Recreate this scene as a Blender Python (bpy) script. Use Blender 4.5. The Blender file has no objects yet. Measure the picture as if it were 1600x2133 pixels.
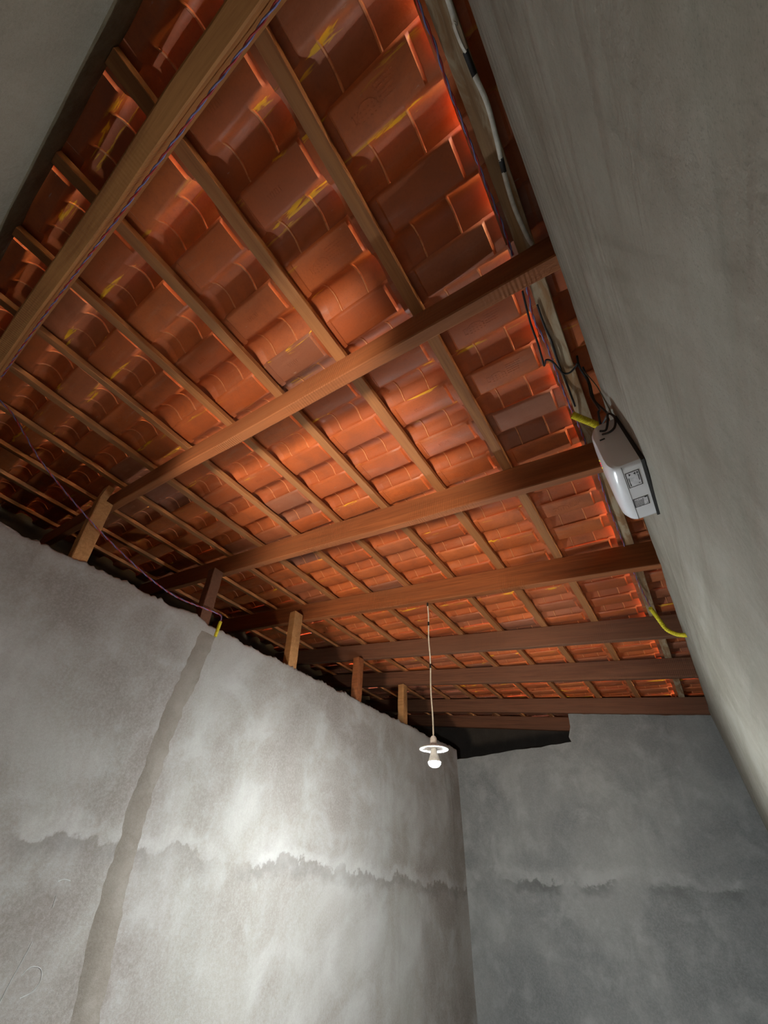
import bpy, bmesh, math, random
from mathutils import Vector, Matrix, noise

random.seed(7)
SC = bpy.context.scene
COL = SC.collection
Z0 = 1.5                      # eye height above the floor
SL = 0.14011                  # roof pitch, falling towards +X
CS, SN = math.cos(SL), math.sin(SL)
HB, HR = 1.19, 1.333          # underside of beams / of battens, measured square to the roof from the eye

# ------------------------------------------------------------------ camera
cam = bpy.data.cameras.new('camera')
cam.sensor_fit = 'HORIZONTAL'
cam.sensor_width = 36.0
cam.lens = 36.0 * 823.02 / 1600.0
cam.clip_start = 0.01
co = bpy.data.objects.new('camera', cam)
COL.objects.link(co)
right = Vector((0.831404, 0.554552, 0.035188))
down = Vector((-0.357039, 0.581662, -0.730885))
fwd = Vector((-0.425782, 0.595097, 0.681593))
m = Matrix((( right.x, -down.x, -fwd.x, 0.0),
            ( right.y, -down.y, -fwd.y, 0.0),
            ( right.z, -down.z, -fwd.z, Z0),
            (0, 0, 0, 1)))
co.matrix_world = m
SC.camera = co

# ------------------------------------------------------------------ world, daylight, exposure
w = bpy.data.worlds.new('sky')
SC.world = w
w.use_nodes = True
wn = w.node_tree
bg = wn.nodes['Background']
sky = wn.nodes.new('ShaderNodeTexSky')
sky.sky_type = 'NISHITA'
sky.sun_disc = False
sky.sun_elevation = math.radians(24)
sky.sun_rotation = math.radians(80)
wn.links.new(sky.outputs[0], bg.inputs[0])
bg.inputs[1].default_value = 2.0

sun = bpy.data.lights.new('sun', 'SUN')
sun.energy = 34.0
sun.angle = math.radians(1.5)
sun.color = (1.0, 0.9, 0.78)
so = bpy.data.objects.new('sun', sun)
COL.objects.link(so)
so.rotation_euler = Vector((-.62, -.25, -.75)).to_track_quat('-Z', 'Y').to_euler()

# added upward light standing in for daylight through an assumed doorway behind the camera
yard = bpy.data.lights.new('assumed_door_light', 'AREA')
yard.shape = 'RECTANGLE'
yard.size, yard.size_y = .38, 1.3
yard.energy = 225.0
yard.color = (1.0, 0.84, 0.66)
yo = bpy.data.objects.new('assumed_door_light', yard)
COL.objects.link(yo)
yo.location = (-.48, -2.45, 0.02)
yo.rotation_euler = (math.radians(180), 0, 0)

SC.view_settings.view_transform = 'Standard'
SC.view_settings.look = 'None'
SC.view_settings.exposure = 1.0
SC.view_settings.gamma = 1.0
SC.view_settings.use_curve_mapping = False
SC.cycles.max_bounces = 10
SC.cycles.diffuse_bounces = 6
SC.cycles.use_denoising = True
SC.cycles.caustics_reflective = False
SC.cycles.caustics_refractive = False
SC.cycles.sample_clamp_indirect = 6.0

# ------------------------------------------------------------------ helpers
def P(x, y, z):
    """room coordinates measured from the eye -> world"""
    return Vector((x, y, z + Z0))

def RP(u, v, n):
    """roof coordinates: u down the slope, v along the battens, n square to the roof"""
    return Vector((u * CS + n * SN, v, -u * SN + n * CS + Z0))

ROOF = Matrix(((CS, 0, SN, 0), (0, 1, 0, 0), (-SN, 0, CS, Z0), (0, 0, 0, 1)))

def link(name, me, mat=None, parent=None, mw=None, smooth=None):
    o = bpy.data.objects.new(name, me)
    COL.objects.link(o)
    if mat is not None and not me.materials:
        me.materials.append(mat)
    if smooth is not None:
        me.shade_smooth()
        me.set_sharp_from_angle(angle=math.radians(smooth))
    if parent is not None:
        o.parent = parent
    if mw is not None:
        o.matrix_local = mw
    return o

def to_mesh(bm, name):
    me = bpy.data.meshes.new(name)
    bmesh.ops.recalc_face_normals(bm, faces=bm.faces)
    bm.to_mesh(me)
    bm.free()
    return me

def thing(name, label, cat, loc=(0, 0, 0), group=None):
    o = bpy.data.objects.new(name, None)
    o.empty_display_size = 0.05
    COL.objects.link(o)
    o.location = loc
    o['label'] = label
    o['category'] = cat
    if group:
        o['group'] = group
    return o

def tag(o, label, cat, group=None):
    o['label'] = label
    o['category'] = cat
    if group:
        o['group'] = group
    return o

def add_box(bm, lo, hi, mat=None):
    lo, hi = Vector(lo), Vector(hi)
    vs = []
    for z in (lo.z, hi.z):
        for x, y in ((lo.x, lo.y), (hi.x, lo.y), (hi.x, hi.y), (lo.x, hi.y)):
            v = Vector((x, y, z))
            vs.append(bm.verts.new(mat @ v if mat else v))
    for f in ((3, 2, 1, 0), (4, 5, 6, 7), (0, 1, 5, 4), (1, 2, 6, 5), (2, 3, 7, 6), (3, 0, 4, 7)):
        bm.faces.new([vs[i] for i in f])
    return vs

def plank(L, w, h, seg=14, jit=0.0016, ch=0.003, seed=0):
    """a sawn timber along +X: length L, width w (Y), depth h (Z), chamfered arrises, slightly uneven"""
    bm = bmesh.new()
    rings = []
    prof = [(ch, 0), (w - ch, 0), (w, ch), (w, h - ch), (w - ch, h), (ch, h), (0, h - ch), (0, ch)]
    for i in range(seg + 1):
        x = L * i / seg
        dy = noise.noise(Vector((x * 1.7, seed * 3.1, 0.3))) * jit * 2.2
        dz = noise.noise(Vector((x * 1.3, seed * 3.1, 9.3))) * jit * 1.6
        rings.append([bm.verts.new((x, y + dy + random.uniform(-jit, jit) * .35, z + dz + random.uniform(-jit, jit) * .35)) for y, z in prof])
    n = len(prof)
    for a, b in zip(rings, rings[1:]):
        for k in range(n):
            bm.faces.new((a[k], a[(k + 1) % n], b[(k + 1) % n], b[k]))
    bm.faces.new(rings[0])
    bm.faces.new(rings[-1])
    return to_mesh(bm, 'plank')

def catmull(pts, sub=6):
    pts = [Vector(p) for p in pts]
    if len(pts) < 3:
        return [pts[0].lerp(pts[-1], t / sub) for t in range(sub + 1)]
    out = []
    for i in range(len(pts) - 1):
        p0, p1, p2, p3 = pts[max(i - 1, 0)], pts[i], pts[i + 1], pts[min(i + 2, len(pts) - 1)]
        for s in range(sub):
            t = s / sub
            out.append(0.5 * ((2 * p1) + (p2 - p0) * t + (2 * p0 - 5 * p1 + 4 * p2 - p3) * t * t + (3 * p1 - p0 - 3 * p2 + p3) * t ** 3))
    out.append(pts[-1])
    return out

def frames(path):
    fr, prev = [], None
    for i, p in enumerate(path):
        t = (path[min(i + 1, len(path) - 1)] - path[max(i - 1, 0)]).normalized()
        if prev is None:
            a = Vector((0, 0, 1)) if abs(t.z) < .9 else Vector((1, 0, 0))
            s = t.cross(a).normalized()
        else:
            s = (prev - t * prev.dot(t)).normalized()
        prev = s
        fr.append((p, s, t.cross(s)))
    return fr

def add_tube(bm, path, r, sides=8, ry=None, cap=True, radf=None):
    rings = []
    fr = frames(path)
    for i, (p, s, b) in enumerate(fr):
        k = radf(i / max(1, len(fr) - 1)) if radf else 1.0
        rings.append([bm.verts.new(p + s * (math.cos(6.28319 * j / sides) * r * k) + b * (math.sin(6.28319 * j / sides) * (ry or r) * k)) for j in range(sides)])
    for a, c in zip(rings, rings[1:]):
        for j in range(sides):
            bm.faces.new((a[j], a[(j + 1) % sides], c[(j + 1) % sides], c[j]))
    if cap:
        bm.faces.new(rings[0])
        bm.faces.new(rings[-1])

def tube(name, pts, r, mat, parent=None, sub=6, sides=8, ry=None, radf=None):
    bm = bmesh.new()
    add_tube(bm, catmull(pts, sub), r, sides, ry, True, radf)
    return link(name, to_mesh(bm, name), mat, parent, smooth=50)

def lathe(name, prof, mat, parent=None, seg=28, mw=None, smooth=40):
    bm = bmesh.new()
    rings = []
    for r, z in prof:
        if r < 1e-6:
            rings.append([bm.verts.new((0, 0, z))])
        else:
            rings.append([bm.verts.new((r * math.cos(6.28319 * j / seg), r * math.sin(6.28319 * j / seg), z)) for j in range(seg)])
    for a, c in zip(rings, rings[1:]):
        for j in range(seg):
            q = (a[j % len(a)], a[(j + 1) % len(a)], c[(j + 1) % len(c)], c[j % len(c)])
            q = list(dict.fromkeys(q))
            if len(q) > 2:
                bm.faces.new(q)
    return link(name, to_mesh(bm, name), mat, parent, mw, smooth)

# ------------------------------------------------------------------ materials
class NT:
    def __init__(s, name):
        s.m = bpy.data.materials.new(name)
        s.m.use_nodes = True
        s.t = s.m.node_tree
        s.b = s.t.nodes['Principled BSDF']
        s.tc = s.t.nodes.new('ShaderNodeTexCoord')
    def n(s, kind, **kw):
        nd = s.t.nodes.new('ShaderNode' + kind)
        for k, v in kw.items():
            setattr(nd, k, v)
        return nd
    def put(s, sock, v):
        if isinstance(v, bpy.types.NodeSocket):
            s.t.links.new(v, sock)
        elif v is not None:
            if sock.type == 'RGBA' and len(v) == 3:
                v = (*v, 1)
            sock.default_value = v
    def map(s, src='Object', scale=(1, 1, 1), loc=(0, 0, 0)):
        mp = s.n('Mapping')
        s.put(mp.inputs['Vector'], s.tc.outputs[src])
        mp.inputs['Scale'].default_value = scale
        if isinstance(loc, bpy.types.NodeSocket):
            s.put(mp.inputs['Location'], loc)
        else:
            mp.inputs['Location'].default_value = loc
        return mp.outputs[0]
    def noise(s, vec, scale, detail=4, rough=.55, dist=0.0):
        nd = s.n('TexNoise')
        s.put(nd.inputs['Vector'], vec)
        nd.inputs['Scale'].default_value = scale
        nd.inputs['Detail'].default_value = detail
        nd.inputs['Roughness'].default_value = rough
        nd.inputs['Distortion'].default_value = dist
        return nd.outputs['Fac']
    def math(s, op, a, b=None, c=None, clamp=False):
        nd = s.n('Math', operation=op, use_clamp=clamp)
        s.put(nd.inputs[0], a)
        if b is not None: s.put(nd.inputs[1], b)
        if c is not None: s.put(nd.inputs[2], c)
        return nd.outputs[0]
    def ramp(s, f, lo, hi, a=0.0, b=1.0):
        nd = s.n('MapRange', interpolation_type='SMOOTHSTEP')
        s.put(nd.inputs['Value'], f)
        s.put(nd.inputs['From Min'], lo); s.put(nd.inputs['From Max'], hi)
        s.put(nd.inputs['To Min'], a); s.put(nd.inputs['To Max'], b)
        return nd.outputs[0]
    def mix(s, f, a, b, mode='MIX'):
        nd = s.n('Mix', data_type='RGBA', blend_type=mode)
        s.put(nd.inputs[0], f); s.put(nd.inputs[6], a); s.put(nd.inputs[7], b)
        return nd.outputs[2]
    def xyz(s, v):
        nd = s.n('SeparateXYZ')
        s.put(nd.inputs[0], v)
        return nd.outputs
    def bump(s, h, strength=.3, dist=.01, prev=None):
        nd = s.n('Bump')
        nd.inputs['Strength'].default_value = strength
        nd.inputs['Distance'].default_value = dist
        s.put(nd.inputs['Height'], h)
        if prev is not None: s.put(nd.inputs['Normal'], prev)
        return nd.outputs[0]
    def done(s, col, rough=.8, normal=None, spec=.3, **kw):
        s.put(s.b.inputs['Base Color'], col)
        s.put(s.b.inputs['Roughness'], rough)
        s.put(s.b.inputs['Specular IOR Level'], spec)
        if normal is not None: s.put(s.b.inputs['Normal'], normal)
        for k, v in kw.items():
            s.put(s.b.inputs[k.replace('_', ' ')], v)
        return s.m

def flat(name, col, rough=.6, spec=.4, **kw):
    t = NT(name)
    f = t.noise(t.map(), 60, 3)
    c = t.mix(t.ramp(f, .3, .7), [x * .85 for x in col], [min(1, x * 1.1) for x in col])
    return t.done(c, rough, None, spec, **kw)

def plaster(name, base, dark, light, blot=1.3, seed=0.0, stain=None, streaks=.5, fold=False):
    """hand-trowelled cement render, mottled by damp; stain = damp joint line (z0, slope along y or x)"""
    t = NT(name)
    v = t.map('Object', (1, 1, 1), (seed, seed * 1.7, seed * .6))
    big = t.noise(v, blot, 5, .6, .8)
    mid = t.noise(v, blot * 4.2, 6, .62, .4)
    tall = t.noise(t.map('Object', (2.6, 2.6, .55), (seed, 2 + seed, 0)), 1.6, 4, .6, .6)
    fine = t.noise(v, 95, 3, .7)
    gr = t.noise(v, 420, 2, .6)
    c = t.mix(t.ramp(big, .34, .68), dark, base)
    c = t.mix(t.ramp(mid, .42, .75, 0, .55), c, light)
    c = t.mix(t.ramp(tall, .45, .72, 0, streaks), c, dark)
    c = t.mix(t.ramp(fine, .3, .8, 0, .35), c, light)
    c = t.mix(t.ramp(gr, .55, .75, 0, .35), c, [x * .5 for x in dark])
    if stain:
        axis, z0, k, wd, amt = stain
        o = t.xyz(t.tc.outputs['Object'])
        wob = t.noise(v, 5.0, 5, .6)
        wob2 = t.noise(v, 22.0, 4, .6)
        line = t.math('ADD', t.math('MULTIPLY', o[axis], k), z0)
        d = t.math('SUBTRACT', o[2], line)
        d = t.math('ADD', d, t.math('MULTIPLY', t.math('SUBTRACT', wob, .5), .22))
        d = t.math('ADD', d, t.math('MULTIPLY', t.math('SUBTRACT', wob2, .5), .09))
        band = t.math('MULTIPLY', t.ramp(d, -wd * 1.7, -wd * .2), t.ramp(d, wd * .35, wd * .05))
        gate = t.ramp(t.noise(v, 2.3, 3), .36, .55)
        c = t.mix(t.math('MULTIPLY', band, t.math('MULTIPLY', gate, amt)), c, [x * .45 for x in dark])
        lim = t.math('MULTIPLY', t.ramp(d, .0, wd * .5), t.ramp(d, wd * 2.2, wd * .6))
        c = t.mix(t.math('MULTIPLY', lim, t.math('MULTIPLY', gate, .28)), c, [min(1, x * 1.25) for x in light])
    nb = t.bump(t.noise(t.map('Object', (1.6, 1.6, .7), (seed, 5, 1)), 3.2, 3, .5, .5), .5, .03)
    if fold:      # long horizontal sweeps of the trowel
        fo = t.noise(t.map('Object', (1, .55, 3.4), (seed, 1, 3)), 2.6, 3, .45, .5)
        nb = t.bump(fo, .55, .07, nb)
        c = t.mix(t.ramp(fo, .38, .55, .35, 0), c, dark)
    nb = t.bump(mid, .35, .012, nb)
    nb = t.bump(fine, .5, .003, nb)
    return t.done(c, .92, nb, .15)

def wood(name, a, b, c3, rough=.72, saw=0.0, splash=None, seed=0.0):
    t = NT(name)
    oi = t.n('ObjectInfo')
    off = t.n('CombineXYZ')
    t.put(off.inputs[0], t.math('MULTIPLY', oi.outputs['Random'], 17.0))
    t.put(off.inputs[1], t.math('MULTIPLY', oi.outputs['Random'], 5.0))
    v = t.map('Object', (1.1, 26, 26), off.outputs[0])
    v2 = t.map('Object', (.9, 7, 7), off.outputs[0])
    g = t.noise(v, 1.6, 6, .65, .6)
    h = t.noise(v2, 1.2, 4, .6, .9)
    fib = t.noise(t.map('Object', (6, 190, 190), off.outputs[0]), 1.0, 3, .6)
    col = t.mix(t.ramp(g, .3, .7), a, b)
    col = t.mix(t.ramp(h, .42, .7, 0, .7), col, c3)
    col = t.mix(t.ramp(fib, .5, .75, 0, .35), col, [x * .55 for x in a])
    col = t.mix(t.ramp(oi.outputs['Random'], 0, 1, 0, .35), col, c3)
    if splash:
        sp = t.noise(t.map('Object', (5, 16, 16), off.outputs[0]), 1.4, 5, .6, .7)
        col = t.mix(t.ramp(sp, .42, .62, 0, .8), col, splash)
    nb = t.bump(g, .35, .004)
    nb = t.bump(fib, .3, .0015, nb)
    if saw:
        wv = t.n('TexWave', wave_type='BANDS', bands_direction='X')
        t.put(wv.inputs['Vector'], t.map('Object', (1, .25, .25)))
        wv.inputs['Scale'].default_value = 26.0
        wv.inputs['Distortion'].default_value = 1.5
        gate = t.ramp(t.noise(t.map('Object', (1, 1, 1), off.outputs[0]), 1.6, 2), .5, .6)
        nb = t.bump(t.math('MULTIPLY', wv.outputs['Fac'], gate), saw, .004, nb)
    return t.done(col, rough, nb, .25)

def terracotta():
    t = NT('terracotta')
    oi = t.n('ObjectInfo')
    r = oi.outputs['Random']
    off = t.n('CombineXYZ')
    t.put(off.inputs[0], t.math('MULTIPLY', r, 31.0))
    t.put(off.inputs[1], t.math('MULTIPLY', r, 13.0))
    t.put(off.inputs[2], t.math('MULTIPLY', r, 7.0))
    v = t.map('Object', (1, 1, 1), off.outputs[0])
    cr = t.n('ValToRGB')
    t.put(cr.inputs[0], r)
    e = cr.color_ramp.elements
    stops = [(0, (.34, .076, .020)), (.3, (.44, .102, .026)), (.62, (.52, .132, .034)), (.82, (.43, .120, .042)), (.93, (.29, .105, .054)), (1, (.21, .092, .062))]
    e[0].position, e[0].color = stops[0][0], (*stops[0][1], 1)
    e[1].position, e[1].color = stops[1][0], (*stops[1][1], 1)
    for p, c in stops[2:]:
        k = e.new(p)
        k.color = (*c, 1)
    big = t.noise(v, 9, 4, .6, .5)
    gry = t.noise(t.map('Object', (.8, 4, 1), off.outputs[0]), 5, 4, .6)
    fine = t.noise(v, 130, 3, .7)
    col = t.mix(t.ramp(big, .35, .72, 0, .5), cr.outputs[0], (.25, .07, .027))
    col = t.mix(t.ramp(gry, .54, .78, 0, .4), col, (.42, .18, .105))
    col = t.mix(t.ramp(fine, .45, .8, 0, .28), col, (.17, .05, .022))
    # yellow lime/paint runs where the tiles interlock
    o = t.xyz(t.tc.outputs['Object'])
    stk = t.noise(t.map('Object', (3.2, 26, 8), off.outputs[0]), 1.9, 4, .55, .4)
    e1 = t.math('MULTIPLY', t.ramp(o[1], .030, .004), 1.0)
    e2 = t.math('MULTIPLY', t.ramp(o[1], .098, .112), t.ramp(o[1], .150, .128))
    ed = t.math('MAXIMUM', e1, e2)
    f = t.math('MULTIPLY', ed, t.ramp(stk, .57, .63))
    f = t.math('MULTIPLY', f, t.ramp(t.math('FRACT', t.math('MULTIPLY', r, 41.7)), .52, .6))
    col = t.mix(f, col, (.66, .34, .012))
    # barrel rings painted paler, as edges that catch the light
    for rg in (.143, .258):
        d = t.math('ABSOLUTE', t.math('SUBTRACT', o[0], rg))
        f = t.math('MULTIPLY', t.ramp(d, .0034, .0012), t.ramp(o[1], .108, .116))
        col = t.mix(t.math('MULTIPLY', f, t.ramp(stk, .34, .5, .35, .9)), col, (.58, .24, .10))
    # cement smears
    sm = t.noise(t.map('Object', (7, 30, 30), off.outputs[0]), 2.2, 4, .6)
    col = t.mix(t.ramp(sm, .70, .76, 0, .5), col, (.45, .34, .28))
    nb = t.bump(big, .25, .006)
    nb = t.bump(fine, .35, .0012, nb)
    return t.done(col, t.ramp(gry, .4, .7, .62, .42), nb, .38)

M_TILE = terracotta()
M_BEAM = wood('sawn_redwood', (.19, .058, .020), (.33, .105, .034), (.26, .098, .038), .7, saw=.55)
M_BEAM2 = wood('shaded_beam', (.105, .042, .022), (.19, .078, .040), (.15, .068, .038), .75, saw=.3)  # darker copy of the beam wood, the light's falloff put into its colour
M_BEAM1 = wood('sawn_tan_beam', (.27, .105, .032), (.42, .185, .058), (.34, .15, .05), .7, saw=.4)
M_BATTEN = wood('batten_pine', (.25, .095, .034), (.40, .165, .058), (.33, .155, .066), .7)
M_BATTEN0 = wood('splashed_batten', (.24, .13, .062), (.38, .22, .105), (.20, .12, .065), .8, splash=(.44, .36, .25))
M_POST = wood('post_pine', (.34, .155, .055), (.50, .25, .095), (.42, .22, .09), .7)
M_WL = plaster('render_left', (.345, .32, .29), (.205, .172, .145), (.43, .41, .385), .95, 3.1, stain=(1, Z0 + .105, -.028, .05, .32), streaks=.35)
M_WR = plaster('render_right', (.255, .235, .195), (.185, .166, .128), (.31, .288, .245), 1.5, 8.2, streaks=.25, fold=True)
M_WF = plaster('render_far', (.235, .235, .225), (.14, .145, .14), (.32, .32, .31), 1.4, 15.4, stain=(0, Z0 + .03, .0, .06, .5), streaks=.45)
M_WN = plaster('render_near', (.28, .25, .195), (.205, .18, .135), (.335, .305, .25), 1.5, 21.0, streaks=.3)
M_FILL = plaster('mortar_fill', (.165, .130, .080), (.105, .080, .045), (.215, .175, .115), 5, 33.0, streaks=.3)
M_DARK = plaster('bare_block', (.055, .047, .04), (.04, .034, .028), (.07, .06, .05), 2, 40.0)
M_PATCH = plaster('chase_mortar', (.232, .198, .162), (.168, .14, .112), (.28, .248, .21), 3.0, 5.0, streaks=.4)
M_FLOOR = plaster('cement_floor', (.27, .26, .245), (.21, .20, .19), (.33, .32, .31), 1.1, 50.0)

# ------------------------------------------------------------------ walls
zt = lambda x, n=HB: (n - x * SN) / CS
def struct(o):
    o['kind'] = 'structure'
    return o

def wall_grid(name, mat, org, du, dv_top, L, thick, nu, nv, z_lo, top, bulge=.004, seed=0, notches=()):
    """render-coated wall standing on the floor: org + du*s, thickness along dv_top; top(s) gives the ragged height"""
    bm = bmesh.new()
    du, dn = Vector(du).normalized(), Vector(dv_top).normalized()
    front, back = [], []
    for i in range(nu + 1):
        s = L * i / nu
        th = top(s)
        fr, bk = [], []
        for j in range(nv + 1):
            f = j / nv
            f = 1 - (1 - f) ** 1.6
            z = z_lo + (th - z_lo) * f
            p = Vector(org) + du * s
            p.z = z + Z0
            b = bulge * noise.noise(Vector((s * 1.4 + seed, z * .9, seed))) * 2 + bulge * .5 * noise.noise(Vector((s * 5 + seed, z * 3.2, seed + 4)))
            if j == nv:
                b -= .010 + .006 * noise.noise(Vector((s * 21, seed, 2)))
            fr.append(bm.verts.new(p - dn * b))
            bk.append(bm.verts.new(p + dn * thick))
        front.append(fr)
        back.append(bk)
    for i in range(nu):
        for j in range(nv):
            bm.faces.new((front[i][j], front[i + 1][j], front[i + 1][j + 1], front[i][j + 1]))
            bm.faces.new((back[i][j], back[i][j + 1], back[i + 1][j + 1], back[i + 1][j]))
        # crumbly crest
        ca, cb = front[i][nv], front[i + 1][nv]
        bm.faces.new((ca, cb, back[i + 1][nv], back[i][nv]))
        bm.faces.new((front[i][0], back[i][0], back[i + 1][0], front[i + 1][0]))
    for g in (0, nu):
        for j in range(nv):
            bm.faces.new((front[g][j], front[g][j + 1], back[g][j + 1], back[g][j]))
    return struct(link(name, to_mesh(bm, name), mat, smooth=55))

def crest(amp, f1, seed):
    def g(s):
        a = noise.noise(Vector((s * f1, seed, 0))) * amp
        b = noise.noise(Vector((s * f1 * 4.7, seed, 3))) * amp * .55
        c = abs(noise.noise(Vector((s * f1 * 11, seed, 7)))) * amp * .9 + noise.noise(Vector((s * f1 * 29, seed, 7))) * amp * .45
        return a + b + c
    return g

cl = crest(.022, 2.1, 1.0)
def top_left(s):
    y = s - .43
    z = 1.122 + cl(s)
    if 1.02 < y < 1.26:                       # heap of mortar where the conduit comes out
        z += .03 * math.sin((y - 1.02) / .24 * math.pi)
    return z
wall_left = wall_grid('wall_left', M_WL, (-2.2, -.43, 0), (0, 1, 0), (-1, 0, 0), 5.15, .14, 380, 30, -Z0, top_left, .005, 1)

cr_ = crest(.012, 2.6, 5.0)
RW = Vector((.0255, 1, 0)).normalized()
def top_right(s):
    return 1.198 + cr_(s)
wall_right = wall_grid('wall_right', M_WR, (.155 - .43 * .0255, -.43, 0), RW, (1, -.0255, 0), 5.2, .30, 180, 26, -Z0, top_right, .0045, 9)
# course of blocks behind the ledge, closing the eave up to the tiles
bm = bmesh.new()
y = -.43
k = 0
while y < 4.8:
    yl = min(y + .39, 4.8)
    x = .155 + .0255 * y + .036
    add_box(bm, (x, y, 1.0 + Z0), (x + .30, yl, zt(x, HR + (.036 if k % 5 == 2 else .062)) - .01 + Z0))
    y = yl
    k += 1
link('eave_block', to_mesh(bm, 'eave_block'), M_FILL, wall_right)['kind'] = 'stuff'

# far wall: full height on the right, dropped sill on the left, battered jamb between
def prism_wall(name, pts, y0, y1, mat, rag=0.0, parent=None, seed=0):
    bm = bmesh.new()
    out = []
    n = len(pts)
    for i, (x, z) in enumerate(pts):
        x2, z2 = pts[(i + 1) % n]
        d = math.hypot(x2 - x, z2 - z)
        mseg = max(1, int(d / .05)) if (rag and (z > .5 or z2 > .5)) else 1
        for q in range(mseg):
            t = q / mseg
            xx, zz = x + (x2 - x) * t, z + (z2 - z) * t
            if q:
                xx += rag * noise.noise(Vector((xx * 9, zz * 9, seed)))
                zz += rag * noise.noise(Vector((xx * 9, zz * 9, seed + 5)))
            out.append((xx, zz))
    a = [bm.verts.new((x, y0, z + Z0)) for x, z in out]
    b = [bm.verts.new((x, y1, z + Z0)) for x, z in out]
    bm.faces.new(a)
    bm.faces.new(b[::-1])
    for i in range(len(out)):
        j = (i + 1) % len(out)
        bm.faces.new((a[i], b[i], b[j], a[j]))
    return link(name, to_mesh(bm, name), mat, parent)

wall_far = struct(prism_wall('wall_far', [(-2.22, -Z0), (.34, -Z0), (.34, zt(.34)), (-.905, zt(-.905)), (-.915, 1.21), (-.955, 1.12), (-.94, 1.075), (-2.22, 1.02)], 4.71, 4.85, M_WF, .010, None, 3))
# near wall with an assumed, unseen doorway behind the camera, mortar bedding above it
bm = bmesh.new()
YN = -.425
def near_piece(x0, x1, z0):
    vs = add_box(bm, (x0, YN - .15, z0 + Z0), (x1, YN, 2 + Z0))
    for v in vs[4:]:
        v.co.z = zt(v.co.x, 1.197) + Z0
near_piece(-4.05, -1.22, -Z0)
near_piece(-1.22, -.42, .64)
near_piece(-.42, .60, -Z0)
wall_near = struct(link('wall_near', to_mesh(bm, 'wall_near'), M_WN))
bm = bmesh.new()
N = 90
rows = []
for i in range(N + 1):
    x = -4.05 + 4.65 * i / N
    j = .005 * noise.noise(Vector((x * 7, 0, 0)))
    lo, hi = zt(x, 1.196) + .004 * noise.noise(Vector((x * 5, 1, 1))), zt(x, 1.362) + .004 * noise.noise(Vector((x * 11, 3, 1)))
    rows.append([bm.verts.new((x, YN - .012 + j, lo + Z0)), bm.verts.new((x, YN - .018 + j, hi + Z0)), bm.verts.new((x, YN - .14, hi + Z0)), bm.verts.new((x, YN - .14, lo + Z0))])
for a, b in zip(rows, rows[1:]):
    for q in range(4):
        bm.faces.new((a[q], a[(q + 1) % 4], b[(q + 1) % 4], b[q]))
bm.faces.new(rows[0]); bm.faces.new(rows[-1])
link('mortar_bed', to_mesh(bm, 'mortar_bed'), M_FILL, wall_near, smooth=40)

# neighbouring rooms beyond the two low walls (their far sides, seen only as darkness)
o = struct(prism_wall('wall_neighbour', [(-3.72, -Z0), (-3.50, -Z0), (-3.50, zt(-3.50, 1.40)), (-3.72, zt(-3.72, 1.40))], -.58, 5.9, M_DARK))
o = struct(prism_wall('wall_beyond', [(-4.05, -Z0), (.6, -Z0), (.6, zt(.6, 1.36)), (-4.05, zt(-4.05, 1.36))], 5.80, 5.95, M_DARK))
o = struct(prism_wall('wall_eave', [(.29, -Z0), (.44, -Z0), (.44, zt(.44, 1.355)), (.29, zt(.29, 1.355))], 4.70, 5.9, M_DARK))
bm = bmesh.new()
add_box(bm, (-4.05, -.6, -.08), (.6, 5.95, 0))
floor = struct(link('floor', to_mesh(bm, 'floor'), M_FLOOR))
bm = bmesh.new()
add_box(bm, (-9, -9, -.12), (7, -.6, -.03))
yardo = struct(link('ground_yard', to_mesh(bm, 'ground_yard'), M_FLOOR))

# added unseen box outside the assumed doorway, keeping sky and sun out of it
bm = bmesh.new()
add_box(bm, (-3.2, -4.2, 1.3 + Z0), (2.4, -.58, 1.42 + Z0))
add_box(bm, (-3.3, -4.2, -.03), (-3.2, -.58, 1.42 + Z0))
add_box(bm, (2.4, -4.2, -.03), (2.5, -.58, 1.42 + Z0))
add_box(bm, (-3.3, -4.3, -.03), (2.5, -4.2, 1.42 + Z0))
struct(link('wall_light_block', to_mesh(bm, 'wall_light_block'), M_DARK))

# mortar-filled conduit chase running down the left wall
bm = bmesh.new()
rowsL = []
pts = [(1.105, 1.287, .030), (1.09, 1.280, .050), (1.0, 1.276, .058), (.83, 1.262, .058), (.57, 1.240, .055), (.26, 1.243, .050), (.04, 1.262, .056), (-.13, 1.286, .060), (-.42, 1.345, .062), (-.9, 1.40, .06), (-1.45, 1.42, .06)]
zz = 1.105
while zz > -1.45:
    for a, b in zip(pts, pts[1:]):
        if b[0] <= zz <= a[0]:
            t = (a[0] - zz) / (a[0] - b[0])
            yc, hw = a[1] + (b[1] - a[1]) * t, a[2] + (b[2] - a[2]) * t
    n1 = .010 * noise.noise(Vector((zz * 7, 1, 0))) + .008 * noise.noise(Vector((zz * 24, 1, 0)))
    n2 = .010 * noise.noise(Vector((zz * 7, 9, 0))) + .008 * noise.noise(Vector((zz * 24, 9, 0)))
    ya, yb = yc - hw + n1 * 1.5, yc + hw + n2 * 1.5
    def wx(yy, proud):      # follow the uneven face of the wall
        q = yy + .43
        return -2.2 + .01 * noise.noise(Vector((q * 1.4 + 1, zz * .9, 1))) + .0025 * noise.noise(Vector((q * 5 + 1, zz * 3.2, 5))) + proud - (.010 if zz > 1.07 else 0)
    rowsL.append([bm.verts.new((wx(ya, -.006), ya - .012, zz + Z0)), bm.verts.new((wx(ya, .0022), ya + .010, zz + Z0)),
                  bm.verts.new((wx(yc, .0035), yc, zz + Z0)), bm.verts.new((wx(yb, .0022), yb - .010, zz + Z0)), bm.verts.new((wx(yb, -.006), yb + .012, zz + Z0))])
    zz -= .0125
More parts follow.
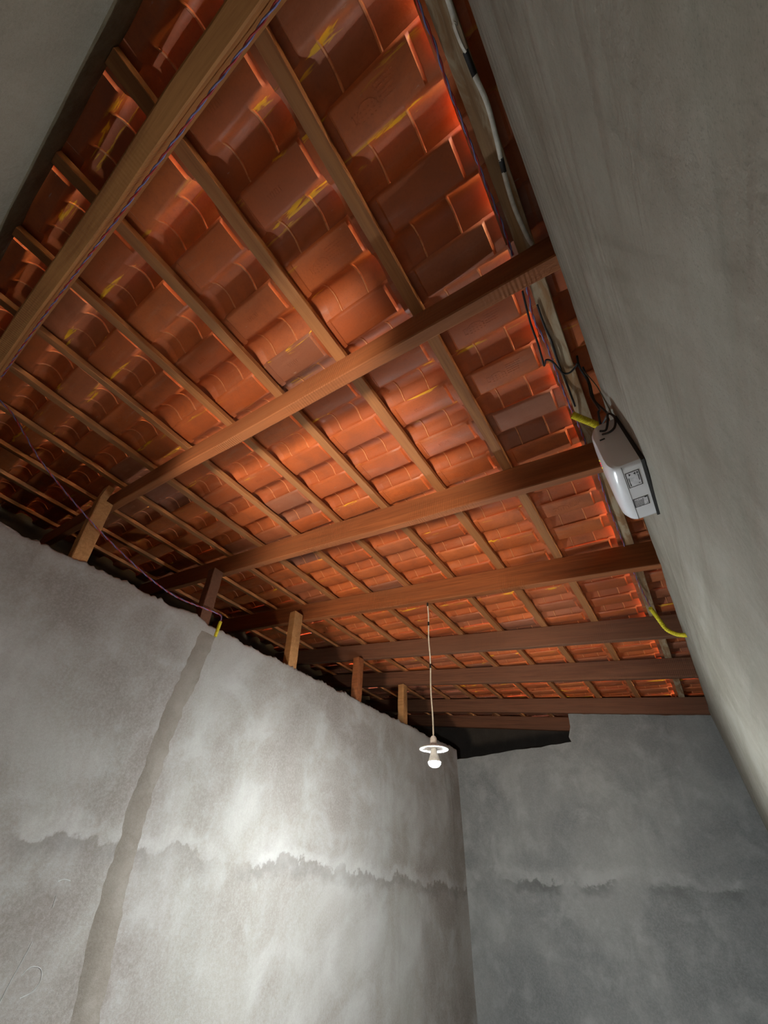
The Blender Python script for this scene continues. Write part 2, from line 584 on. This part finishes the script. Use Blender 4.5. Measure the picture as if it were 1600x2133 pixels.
for a, b in zip(rowsL, rowsL[1:]):
    for q in range(4):
        bm.faces.new((a[q], b[q], b[q + 1], a[q + 1]))
bm.faces.new(rowsL[0])
link('mortar_seam', to_mesh(bm, 'mortar_seam'), M_PATCH, wall_left, smooth=60)['label'] = 'darker strip of mortar filling a conduit chase'

# faint chalk scribbles low on the left wall
bm = bmesh.new()
def left_face(y, z):
    q = y + .43
    return -2.2 + .01 * noise.noise(Vector((q * 1.4 + 1, z * .9, 1))) + .0025 * noise.noise(Vector((q * 5 + 1, z * 3.2, 5)))
for L in ([(1.021, -.342), (1.024, -.302), (1.032, -.254), (1.039, -.205)], [(1.051, -.286), (1.071, -.267), (1.106, -.273), (1.123, -.299), (1.113, -.325), (1.078, -.338)],
          [(1.057, -.118), (1.052, -.085)], [(1.037, -.047), (1.055, -.040), (1.081, -.045)]):
    add_tube(bm, catmull([P(left_face(y, z) + .0006, y, z) for y, z in L], 5), .0011, 5)
o = link('chalk_mark', to_mesh(bm, 'chalk_mark'), flat('chalk', (.46, .45, .43), .9), wall_left)
o['label'] = 'faint white chalk scribble'

# ------------------------------------------------------------------ roof: battens and clay tiles
ceiling = bpy.data.objects.new('ceiling', None)
COL.objects.link(ceiling)
ceiling.matrix_world = ROOF
struct(ceiling)
ceiling['label'] = 'pitched roof of terracotta tiles on wooden battens seen from below'

BU = {-1: .283, 0: -.0635, 1: -.4175, 2: -.757, 3: -1.098, 4: -1.436, 5: -1.782, 6: -2.122, 7: -2.465, 8: -2.815, 9: -3.16, 10: -3.50, 11: -3.84}
V0, V1 = -.44, 5.82
for k in range(-1, 12):
    wd = {0: .047, 2: .046}.get(k, .039 + .004 * math.sin(k * 2.3))
    me = plank(V1 - V0, wd, .024, 34, .0022, .002, k)
    mw = Matrix.Translation((BU[k] + wd / 2, V0, HR)) @ Matrix.Rotation(math.radians(90), 4, 'Z')
    o = link('batten', me, M_BATTEN0 if k == 0 else M_BATTEN, ceiling, mw, 30)
    if k == 0:
        o['label'] = 'batten along the right wall, blotched with cement splashes'

# one clay tile. local x: down the slope from its head, y: across, z: up
BODY = [(.000, .010), (.005, .003), (.012, 0), (.055, 0), (.096, 0), (.104, .004), (.110, .014), (.117, .027), (.127, .037), (.141, .043), (.156, .0455), (.172, .043), (.187, .036), (.199, .027), (.208, .021), (.217, .0172), (.228, .0150)]
def section(kb, kp, ring):
    """kb: barrel squeeze at the collar, kp: lift of the pan, ring: bead standing into the barrel"""
    out = []
    for (y, z) in BODY:
        if y > .105:
            yy = .160 + (y - .160) * (1 - .085 * kb)
            z2 = z * (1 - .13 * kb) if z > .02 else z - .002 * kb
            if ring:
                dy, dz = yy - .160, z2 - .004
                l = math.hypot(dy, dz) or 1
                yy -= dy / l * ring
                z2 -= dz / l * ring
            out.append((yy, z2 + (kp * .3 if y < .12 else 0)))
        else:
            out.append((y, z + kp))
    return out
ST = [(0, 1, .0085, 0), (.012, 1, .0085, .0012), (.020, 1, .0085, 0), (.078, 1, .009, 0), (.089, .15, .008, 0), (.096, 0, .0005, 0)]
for rg in (.143, .258):
    ST += [(rg - .0045, 0, 0, 0), (rg - .0020, 0, 0, .0036), (rg + .0020, 0, 0, .0036), (rg + .0045, 0, 0, 0)]
ST += [(.318, 0, .0, 0), (.326, 0, .0095, 0), (.402, 0, .0105, 0)]

def tile_mesh(variant):
    bm = bmesh.new()
    und, top = [], []
    for (x, kb, kp, rg) in ST:
        s = section(kb, kp, rg)
        s0 = section(kb, kp, 0)
        und.append([bm.verts.new((x, y, z)) for y, z in s])
        row = []
        for i, (y, z) in enumerate(s0):
            a, b = s0[max(0, i - 1)], s0[min(len(s0) - 1, i + 1)]
            ty, tz = b[0] - a[0], b[1] - a[1]
            l = math.hypot(ty, tz)
            row.append(bm.verts.new((x, y - tz / l * .0105, z + ty / l * .0105)))
        top.append(row)
    nS, nP = len(ST), len(BODY)
    for i in range(nS - 1):
        for j in range(nP - 1):
            bm.faces.new((und[i][j], und[i][j + 1], und[i + 1][j + 1], und[i + 1][j]))
            bm.faces.new((top[i][j], top[i + 1][j], top[i + 1][j + 1], top[i][j + 1]))
        bm.faces.new((und[i][0], und[i + 1][0], top[i + 1][0], top[i][0]))
        bm.faces.new((und[i][-1], top[i][-1], top[i + 1][-1], und[i + 1][-1]))
    for e in (0, -1):
        for j in range(nP - 1):
            bm.faces.new((und[e][j], top[e][j], top[e][j + 1], und[e][j + 1]))
    bmesh.ops.recalc_face_normals(bm, faces=bm.faces)
    # worn maker's relief on the pan, too faint to read: an arched outline and rows of small strokes
    rr = random.Random(variant * 11 + 3)
    def stroke(x, y, l, wd, ang=0.0, h=.0010):
        mt = Matrix.Translation((x, y, 0)) @ Matrix.Rotation(ang, 4, 'Z')
        vs = [bm.verts.new(mt @ Vector((sx * l / 2 * q, sy * wd / 2 * q, -h if q < 1 else .0004))) for q in (1, .8) for sx, sy in ((-1, -1), (1, -1), (1, 1), (-1, 1))]
        for f in ((7, 6, 5, 4), (0, 1, 5, 4), (1, 2, 6, 5), (2, 3, 7, 6), (3, 0, 4, 7)):
            bm.faces.new([vs[i] for i in f])
    if variant == 0:
        for k in range(9):
            a = math.radians(200 + k * 17)
            stroke(.178 + .032 * math.cos(a), .066 + .026 * math.sin(a), .010, .0020, a + 1.5708)
        stroke(.138, .056, .004, .020); stroke(.143, .046, .012, .003); stroke(.143, .066, .012, .003)
        for r in range(5):
            x = .218
            while x < .272 - r * .003:
                l = rr.uniform(.003, .008)
                stroke(x, .030 + r * .0085, l, .0030)
                x += l + .002
        for r in range(3):
            for q in range(5):
                stroke(.160 + q * .012, .052 + r * .009, rr.uniform(.003, .006), .0022, rr.uniform(-.5, .5))
    elif variant == 1:
        for q in range(6):
            stroke(.165 + q * .0085, .056, .0026, .015, rr.uniform(-.35, .35))
            if q % 2:
                stroke(.165 + q * .0085, .050 + .012 * (q % 3 == 0), .007, .0026)
    me = bpy.data.meshes.new('roof_tile')
    bm.to_mesh(me)
    bm.free()
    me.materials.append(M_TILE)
    me.shade_smooth()
    me.set_sharp_from_angle(angle=math.radians(38))
    return me

TM = [tile_mesh(0), tile_mesh(1), tile_mesh(2)]
PITCH = .2105
TILT = .0185 / .342
cands = []
for k in range(-1, 12):
    for j in range(-2, 28):
        u = BU[k] - .048
        v = -.086 + .0015 + PITCH * j + (-.014 if k == 0 else 0) + .006 * math.sin(k * 1.9)
        if v > 5.75 or v < -.66 or u < -3.98:
            continue
        rnd = random.Random(k * 101 + j)
        lift = rnd.random()
        lift = .0 if lift < .86 else (lift - .86) * .028
        if lift and k == 1: lift = .001
        mw = (Matrix.Translation((u + rnd.uniform(-.004, .004), v + rnd.uniform(-.0025, .0025), HR + .0245 + lift))
              @ Matrix.Rotation(-TILT - (.006 if k == 1 else 0) + rnd.uniform(-.0015, .0015), 4, 'Y')
              @ Matrix.Rotation(rnd.uniform(-.009, .009), 4, 'Z'))
        p = ROOF @ mw @ Vector((.2, .1, 0)) - Vector((0, 0, Z0))
        dep = fwd.dot(p)
        px, py = 800 + 823 * right.dot(p) / max(dep, .01), 1066 + 823 * down.dot(p) / max(dep, .01)
        vis = dep > .05 and -130 < px < 1560 and -150 < py < 1500
        # hidden behind the low walls?
        sx = p.x
        if sx < -2.34 and p.z * 2.2 / -sx < 1.10: vis = False
        size = 1.0 / max(dep, .05) ** 2 if vis else 0
        var = 2 if rnd.random() < .45 else (0 if k in (0, 1) and rnd.random() < .85 else (1 if rnd.random() < .75 else 0))
        cands.append((size, mw, var, k, j))
cands.sort(key=lambda c: -c[0])
rest = bmesh.new()
for i, (size, mw, var, k, j) in enumerate(cands):
    if i < 300 and size > 0:
        link('roof_tile', TM[var], None, ceiling, mw)
    else:
        me2 = TM[2].copy()
        me2.transform(mw)
        rest.from_mesh(me2)
        bpy.data.meshes.remove(me2)
rme = bpy.data.meshes.new('roof_tiles_rest')
rest.to_mesh(rme)
rest.free()
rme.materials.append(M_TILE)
ro = link('more_roof_tiles', rme, None, ceiling)
ro['kind'] = 'stuff'

# ------------------------------------------------------------------ beams
ORD = ['nearest beam overhead with a twisted wire along its side', 'second sawn beam, crossing above the notched post at left, with saw marks under it',
       'third sawn beam, the one ending beside the white wall box', 'fourth sawn beam, with the white lamp cord tied to it',
       'fifth sawn beam, ending at the yellow conduit in the right wall', 'sixth sawn beam, dark, between the yellow conduit and the far wall',
       'last sawn beam of the room, resting on top of the far wall', 'dark beam beyond the far wall, seen through its opening']
BY = [(-.293, .044), (.458, .040), (1.258, .040), (2.042, .045), (2.912, .045), (3.672, .046), (4.672, .046), (5.42, .05)]
for i, (y, wd) in enumerate(BY):
    u0, u1 = -3.98, (.10 if i < 7 else .28)
    me = plank(u1 - u0 + .10, wd, HR - HB, 26, .0022, .0035, 20 + i)
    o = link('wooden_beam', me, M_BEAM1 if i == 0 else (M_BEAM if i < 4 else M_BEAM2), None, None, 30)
    o.matrix_world = ROOF @ Matrix.Translation((u0, y, HB))
    tag(o, ORD[i], 'beam', 'sawn beams carrying the roof')

# ------------------------------------------------------------------ short posts on the left wall
def post(y0, y1, x0, zb, zt_, lean, notch, label, depth=.065, ts=0.0, mat=None):
    bm = bmesh.new()
    ch = .003
    rings = []
    nseg = 8
    for i in range(nseg + 1):
        t = i / nseg
        z = zb + (zt_ - zb) * t
        ly = lean * t
        j = .0016
        ring = []
        for x, yy in ((x0 - ch, y0), (x0, y0 + ch), (x0, y1 - ch), (x0 - ch, y1), (x0 - depth + ch, y1), (x0 - depth, y1 - ch), (x0 - depth, y0 + ch), (x0 - depth + ch, y0)):
            ring.append(bm.verts.new((x + random.uniform(-j, j), yy + ly + random.uniform(-j, j), z + Z0 + (ts * (yy - y0) if i == nseg else 0))))
        rings.append(ring)
    for a, b in zip(rings, rings[1:]):
        for q in range(8):
            bm.faces.new((a[q], a[(q + 1) % 8], b[(q + 1) % 8], b[q]))
    bm.faces.new(rings[0]); bm.faces.new(rings[-1])
    if notch:      # tongue left standing beside the beam
        n0, n1, nz = notch
        add_box(bm, (x0 - depth + .004, n0 + lean, zt_ + Z0 - .004), (x0 - .003, n1 + lean, nz + Z0))
    o = link('wooden_post', to_mesh(bm, 'wooden_post'), mat or M_POST, None, None, 30)
    return tag(o, label, 'post', 'posts on the left wall')

post(.442, .516, -2.215, 1.10, 1.50, -.058, (.442, .478, 1.60), 'short notched wooden post under the beam, leftmost on the wall')
post(1.215, 1.29, -2.235, 1.09, 1.515, -.035, None, 'shadowed post standing behind the mortar heap and yellow conduit stub', mat=M_BEAM2)  # the post's shade is painted in by the darkened wood
post(1.985, 2.072, -2.212, 1.08, 1.55, -.040, None, 'bright orange leaning post nailed to the beam face, third from the left', .062)
post(2.845, 2.925, -2.235, 1.08, 1.512, -.01, None, 'slim upright post beside the hanging lamp, fourth from the left', mat=M_BEAM)
post(3.62, 3.70, -2.235, 1.08, 1.512, 0, None, 'farthest post on the left wall, behind the lamp cord')

# ------------------------------------------------------------------ pendant lamp
M_WHITE = flat('white_plastic', (.74, .74, .72), .35, .5)
M_CORD = flat('cream_cord', (.66, .62, .52), .5)
M_TAPE = flat('black_tape', (.015, .014, .014), .5)
em = NT('bulb_glow')
em.b.inputs['Emission Color'].default_value = (.86, .95, 1.0, 1)
em.b.inputs['Emission Strength'].default_value = 3600.0
em.done((.9, .92, .95), .3)
M_BULB = em.m
LX, LY, LZ = -1.092, 2.07, .505
lamp = thing('pendant_lamp', 'bare glowing bulb under a white disc, hanging from a cream cord with dark tape', 'lamp', P(LX, LY, LZ))
def rel(pts):
    return [Vector(p) for p in pts]
top_z = 1.352 - LZ
tube('cord', rel([(0, 0, .05), (.002, 0, .15), (-.003, .001, .30), (.003, 0, .46), (-.002, 0, .60), (.003, .002, .74), (0, .0, top_z + .01)]), .0040, M_CORD, lamp, 6, 8)
for z in (.43, .70, top_z - .01):
    tube('tape_wrap', rel([(.001, 0, z - .012), (.001, 0, z + .012)]), .0062, M_TAPE, lamp, 3, 8)
lathe('socket', [(0, .062), (.010, .06), (.017, .050), (.020, .015), (.020, .004), (0, .004)], M_WHITE, lamp, 20)
lathe('shade_disc', [(.012, .010), (.030, .012), (.055, .009), (.072, .003), (.074, -.002), (.070, -.003), (.050, .002), (.018, .003)], M_WHITE, lamp, 40)
lathe('bulb_base', [(.0, .003), (.014, .002), (.016, -.012), (.024, -.034), (.0315, -.058), (0, -.058)], M_WHITE, lamp, 24)
lathe('bulb', [(0, -.0575), (.0312, -.0585), (.0305, -.0625), (.0265, -.071), (.019, -.0775), (.009, -.081), (0, -.0818)], M_BULB, lamp, 24)

# ------------------------------------------------------------------ white control box on the right wall
M_BOX = NT('glossy_white_plastic')
M_BOX = M_BOX.done((.66, .65, .66), .22, None, .5)
M_GAP = flat('dark_seam', (.03, .028, .026), .7)
M_INK = flat('black_print', (.02, .02, .022), .6)
M_PAPER = flat('pale_sticker', (.60, .59, .61), .5)
box = thing('control_box', 'white plastic electronics box with rounded front and printed stickers, on the right wall', 'box', P(.178, 1.055, .945))
box.rotation_euler = (0, 0, -math.atan(.0255))
# local: x into the wall (0 = wall face), y along wall, z up;  rounded shell outline in the x-z plane swept along y
LB, HBx, DB = .255, .200, .088
def shell_outline(s):
    """front shell profile (x,z), s scales depth"""
    pts = [(-.004, -HBx / 2), (-.052, -HBx / 2)]
    for q in range(1, 7):
        a = q / 7 * math.pi / 2
        pts.append((-.052 - (DB - .052) * s * math.sin(a), -HBx / 2 + .045 * (1 - math.cos(a))))
    pts.append((-.052 - (DB - .052) * s, -HBx / 2 + .06))
    pts.append((-.052 - (DB - .052) * s * .92, HBx / 2 - .06))
    for q in range(1, 7):
        a = q / 7 * math.pi / 2
        pts.append((-.052 - (DB - .052) * s * .92 * math.cos(a), HBx / 2 - .05 + .05 * math.sin(a)))
    pts += [(-.052, HBx / 2), (-.004, HBx / 2)]
    return pts
bm = bmesh.new()
rings = []
for t, s, ins in ((0, .55, .006), (.02, .80, .002), (.06, .93, 0), (.25, 1, 0), (.5, 1.02, 0), (.75, 1, 0), (.94, .93, 0), (.98, .80, .002), (1, .55, .006)):
    y = -LB / 2 + LB * t
    rings.append([bm.verts.new((x, y, z * (1 - ins / .1))) for x, z in shell_outline(s)])
for a, b in zip(rings, rings[1:]):
    for q in range(len(a) - 1):
        bm.faces.new((a[q], a[q + 1], b[q + 1], b[q]))
    bm.faces.new((a[-1], a[0], b[0], b[-1]))
bm.faces.new(rings[0]); bm.faces.new(rings[-1])
housing = link('housing', to_mesh(bm, 'housing'), M_BOX, box, None, 35)
bm = bmesh.new()
add_box(bm, (-.0042, -LB / 2 - .0015, -HBx / 2 - .0015), (.004, LB / 2 + .0015, HBx / 2 + .0015))
link('back_plate', to_mesh(bm, 'back_plate'), M_GAP, box)['label'] = 'dark shadow gap plate against the wall'
bm = bmesh.new()       # seam line where shell meets base
for y0, y1 in ((-LB / 2 + .004, LB / 2 - .004),):
    add_box(bm, (-.0535, y0, -HBx / 2 - .0006), (-.0525, y1, -HBx / 2 + .004))
link('seam', to_mesh(bm, 'seam'), M_GAP, housing)

def sticker(xa, xb, ya, yb, kind):
    z = -HBx / 2 - .0004
    bm = bmesh.new()
    add_box(bm, (xa, ya, z - .0003), (xb, yb, z + .0004))
    st = link('sticker', to_mesh(bm, 'sticker'), M_PAPER, box)
    bm = bmesh.new()
    zi = z - .0003
    def ink(x0, y0, x1, y1):
        add_box(bm, (min(x0, x1), min(y0, y1), zi - .0003), (max(x0, x1), max(y0, y1), zi))
    b = .0021
    ink(xa, ya, xb, ya + b); ink(xa, yb - b, xb, yb); ink(xa, ya, xa + b, yb); ink(xb - b, ya, xb, yb)
    rr = random.Random(kind)
    if kind == 1:
        # two arrow heads, and lines of small print along both long sides
        for cx_, dirn in ((xa + .012, 1), (xa + .019, -1)):
            for q in range(4):
                ink(cx_ - dirn * .0014 * q, ya + .0105 - .0016 * q, cx_ - dirn * .0014 * q + .0015, ya + .0105 + .0016 * q)
        y = ya + .006
        while y < ya + .013:
            ink(xb - .0075, y, xb - .0035, y + .0014); y += .0022
        y = ya + .018
        while y < yb - .022:
            l = rr.uniform(.0014, .0032); ink(xb - .0062, y, xb - .0040, y + l); y += l + .0010
        y = ya + .024
        while y < yb - .008:
            l = rr.uniform(.0014, .0032); ink(xa + .0046, y, xa + .0066 + (.001 if y > yb - .02 else 0), y + l); y += l + .0009
        ink(xb - .0095, yb - .0115, xb - .0060, yb - .0100); ink(xb - .0080, yb - .0090, xb - .0060, yb - .0080)
    else:
        for c in range(9):
            x = xa + .0035 + c * .0026
            y = ya + rr.choice((.004, .006, .010, .013))
            while y < yb - .005:
                l = rr.uniform(.0012, .003); ink(x, y, x + .0011, y + l); y += l + .0011
        ink(xb - .009, ya + .003, xb - .003, ya + .0065)
        ink(xb - .0065, yb - .0085, xb - .0045, yb - .0065)
    link('print', to_mesh(bm, 'print'), M_INK, st)
YB = 1.055
sticker(-.050, -.015, .957 - YB, 1.022 - YB, 1)
sticker(-.052, -.013, 1.076 - YB, 1.117 - YB, 2)
M_RED = NT('red_led'); M_RED.b.inputs['Emission Color'].default_value = (1, .05, .08, 1); M_RED.b.inputs['Emission Strength'].default_value = .35; M_RED = M_RED.done((.6, .03, .05), .3)
M_YEL = NT('yellow_led'); M_YEL.b.inputs['Emission Color'].default_value = (1, .75, .05, 1); M_YEL.b.inputs['Emission Strength'].default_value = .25; M_YEL = M_YEL.done((.6, .45, .05), .3)
for y, mt in ((-.068, M_YEL), (-.056, M_RED), (-.045, M_RED), (-.034, M_YEL)):
    bm = bmesh.new()
    bmesh.ops.create_uvsphere(bm, u_segments=10, v_segments=6, radius=.0028)
    link('indicator_light', to_mesh(bm, 'indicator_light'), mt, box, Matrix.Translation((-.0862, y, .012)), 60)
bm = bmesh.new()
add_box(bm, (-.066, -LB / 2 - .0012, .028), (-.052, -LB / 2 + .004, .033), Matrix.Rotation(0, 4, 'X'))
link('slot', to_mesh(bm, 'slot'), M_GAP, housing)

# ------------------------------------------------------------------ cables and conduit
M_WCAB = flat('white_cable', (.60, .57, .50), .5)
M_RCAB = flat('red_wire', (.36, .035, .035), .45)
M_BCAB = flat('blue_wire', (.17, .16, .33), .45)
M_KCAB = flat('black_wire', (.012, .012, .013), .45)
M_YCON = flat('yellow_conduit', (.62, .52, .02), .5)
M_OLIVE = flat('olive_wire', (.12, .10, .06), .6)

def twisted(label, pts, r=.0022, turns=9.0, phase=0.0):
    root = thing('twisted_wire', label, 'wire', pts[0])
    base = catmull([Vector(p) - Vector(pts[0]) for p in pts], 14)
    fr = frames(base)
    L = sum((b - a).length for a, b in zip(base, base[1:]))
    for nm, mt, ph in (('red_strand', M_RCAB, 0), ('blue_strand', M_BCAB, math.pi)):
        d, path = 0.0, []
        for i, (p, s, b) in enumerate(fr):
            if i: d += (base[i] - base[i - 1]).length
            a = 6.28319 * turns * d / L + ph + phase
            path.append(p + s * math.cos(a) * r + b * math.sin(a) * r)
        bm = bmesh.new()
        add_tube(bm, path, r, 6)
        link(nm, to_mesh(bm, nm), mt, root, None, 60)
    return root

# white flat cable between batten and right wall, patched with tape
wc = thing('white_cable', 'white cable patched with black tape, sagging along the right wall near the top', 'cable', RP(-.050, -.43, 1.318))
def off(pts, o):
    return [Vector(p) - o for p in pts]
wl = wc.location.copy()
tube('cable_run', off([RP(-.046, -.43, 1.318), RP(-.046, -.06, 1.318), RP(-.051, -.02, 1.316), RP(-.050, .01, 1.316), RP(-.047, .028, 1.318)], wl), .0058, M_WCAB, wc, 6, 8, .0034)
tube('tape_wrap', off([RP(-.047, .026, 1.319), RP(-.046, .048, 1.322), RP(-.0445, .072, 1.320)], wl), .0062, M_TAPE, wc, 4, 8, .0045)
tube('cable_run', off([RP(-.0445, .070, 1.318), RP(-.039, .125, 1.316), RP(-.043, .185, 1.314), RP(-.049, .236, 1.314)], wl), .0055, M_WCAB, wc, 8, 8, .0034)
tube('tape_wrap', off([RP(-.0485, .232, 1.315), RP(-.0515, .262, 1.315)], wl), .0062, M_TAPE, wc, 4, 8, .0045)
tube('cable_run', off([RP(-.0515, .260, 1.314), RP(-.054, .296, 1.313), RP(-.055, .35, 1.313), RP(-.049, .425, 1.315), RP(-.044, .452, 1.322)], wl), .0055, M_WCAB, wc, 8, 8, .0034)

twisted('red and blue twisted wire running along the side of the nearest beam',
        [RP(-.20, -.2385, 1.222), RP(-.40, -.238, 1.226), RP(-.7, -.237, 1.218), RP(-1.0, -.238, 1.226), RP(-1.4, -.2385, 1.215), RP(-1.75, -.238, 1.22), RP(-2.06, -.236, 1.235)], .0020, 22)
twisted('red and blue twisted wire stapled beside the blotched batten, between nearest and second beams',
        [RP(-.100, -.24, 1.322), RP(-.099, -.07, 1.322), RP(-.097, -.02, 1.320), RP(-.101, .05, 1.322), RP(-.099, .18, 1.321), RP(-.099, .26, 1.322), RP(-.096, .345, 1.322), RP(-.098, .452, 1.326)], .0021, 11)
twisted('red and blue twisted wire tangled with black leads, between second and third beams',
        [RP(-.094, .506, 1.326), RP(-.094, .56, 1.322), RP(-.105, .65, 1.320), RP(-.097, .76, 1.318), RP(-.098, .90, 1.318), RP(-.093, 1.04, 1.300), RP(-.090, 1.13, 1.318), RP(-.089, 1.25, 1.326)], .0022, 13)
twisted('red and blue twisted wire passing above the white box, between third and fourth beams',
        [RP(-.087, 1.305, 1.326), RP(-.085, 1.45, 1.322), RP(-.089, 1.69, 1.322), RP(-.083, 2.035, 1.326)], .0022, 9)
twisted('red and blue twisted wire leading into the yellow conduit in the right wall',
        [RP(-.088, 2.095, 1.326), RP(-.084, 2.3, 1.322), RP(-.076, 2.52, 1.318), RP(-.060, 2.69, 1.28)], .0022, 8)
twisted('sagging red and blue twisted wire crossing to the yellow stub on the left wall',
        [P(-2.19, -.236, 1.655), P(-2.19, -.15, 1.63), P(-2.19, -.069, 1.578), P(-2.185, .097, 1.467), P(-2.185, .386, 1.336), P(-2.185, .646, 1.246), P(-2.185, .85, 1.194), P(-2.185, 1.016, 1.178), P(-2.185, 1.213, 1.198), P(-2.188, 1.305, 1.208), P(-2.192, 1.328, 1.190), P(-2.195, 1.330, 1.165)], .0026, 24)

# yellow corrugated conduit pieces
def conduit(label, pts, r=.0125, n=26):
    bm = bmesh.new()
    path = catmull(pts, n // (len(pts) - 1) * 2)
    add_tube(bm, path, r, 14, None, True, lambda t: 1.0 + .07 * (1 if int(t * n * 2) % 2 else -1))
    o = link('yellow_conduit', to_mesh(bm, 'yellow_conduit'), M_YCON, None, None, 25)
    return tag(o, label, 'conduit')
conduit('short open piece of yellow corrugated conduit lying just above the white wall box', [RP(-.094, 1.030, 1.262), RP(-.060, 1.064, 1.250), RP(-.028, 1.100, 1.243)], .0125, 20)
conduit('curved yellow corrugated conduit entering the top of the right wall', [RP(-.063, 2.67, 1.272), RP(-.040, 2.76, 1.240), P(.150, 2.79, 1.175), P(.185, 2.77, 1.125), P(.222, 2.745, 1.100), P(.245, 2.74, 1.09)], .0120, 34)
conduit('yellow conduit stub standing out of the left wall crest at the dark seam', [P(-2.196, 1.330, 1.07), P(-2.195, 1.331, 1.115), P(-2.194, 1.331, 1.172)], .0105, 12)

# black leads dropping from the batten into the box
kc = thing('black_leads', 'tangle of black leads looped over the batten and down into the white box', 'cable', RP(-.06, .89, 1.30))
ko = kc.location.copy()
LEADS = [
 [RP(-.108, .56, 1.328), RP(-.118, .66, 1.322), RP(-.120, .74, 1.322), RP(-.124, .80, 1.322), RP(-.126, .83, 1.322), RP(-.112, .80, 1.302), RP(-.095, .82, 1.302), RP(-.080, .885, 1.320), RP(-.060, .897, 1.322), RP(-.040, .885, 1.322), RP(-.028, .868, 1.315)],
 [RP(-.024, .86, 1.345), RP(-.026, .885, 1.312), RP(-.015, .93, 1.28), P(.150, .93, 1.19), P(.148, .92, 1.10), P(.140, .91, 1.075), P(.132, .935, 1.0485)],
 [RP(-.018, .90, 1.33), RP(-.012, .95, 1.29), P(.156, .96, 1.20), P(.165, .945, 1.10), P(.155, .915, 1.045), P(.150, .905, 1.02), P(.135, .916, .995), P(.120, .919, 1.003)],
 [RP(-.014, 1.116, 1.238), P(.136, 1.02, 1.12), P(.150, .95, 1.075), P(.163, .915, 1.055), P(.168, .905, 1.015), P(.155, .900, .975), P(.138, .905, .968), P(.122, .9185, .985)],
 [RP(-.083, .62, 1.326), RP(-.084, .70, 1.324), RP(-.080, .76, 1.326), RP(-.083, .84, 1.327), RP(-.080, .95, 1.326), RP(-.078, 1.03, 1.302)],
]
for pts in LEADS:
    tube('lead', off(pts, ko), .0034, M_KCAB, kc, 7, 7)
bm = bmesh.new()
add_tube(bm, catmull(off([P(.150, .915, 1.42 - .02), P(.163, .90, 1.30), P(.168, .88, 1.17), P(.170, .895, 1.12), P(.171, .93, 1.062)], ko), 6), .0016, 6)
link('thin_lead', to_mesh(bm, 'thin_lead'), M_OLIVE, kc, None, 60)
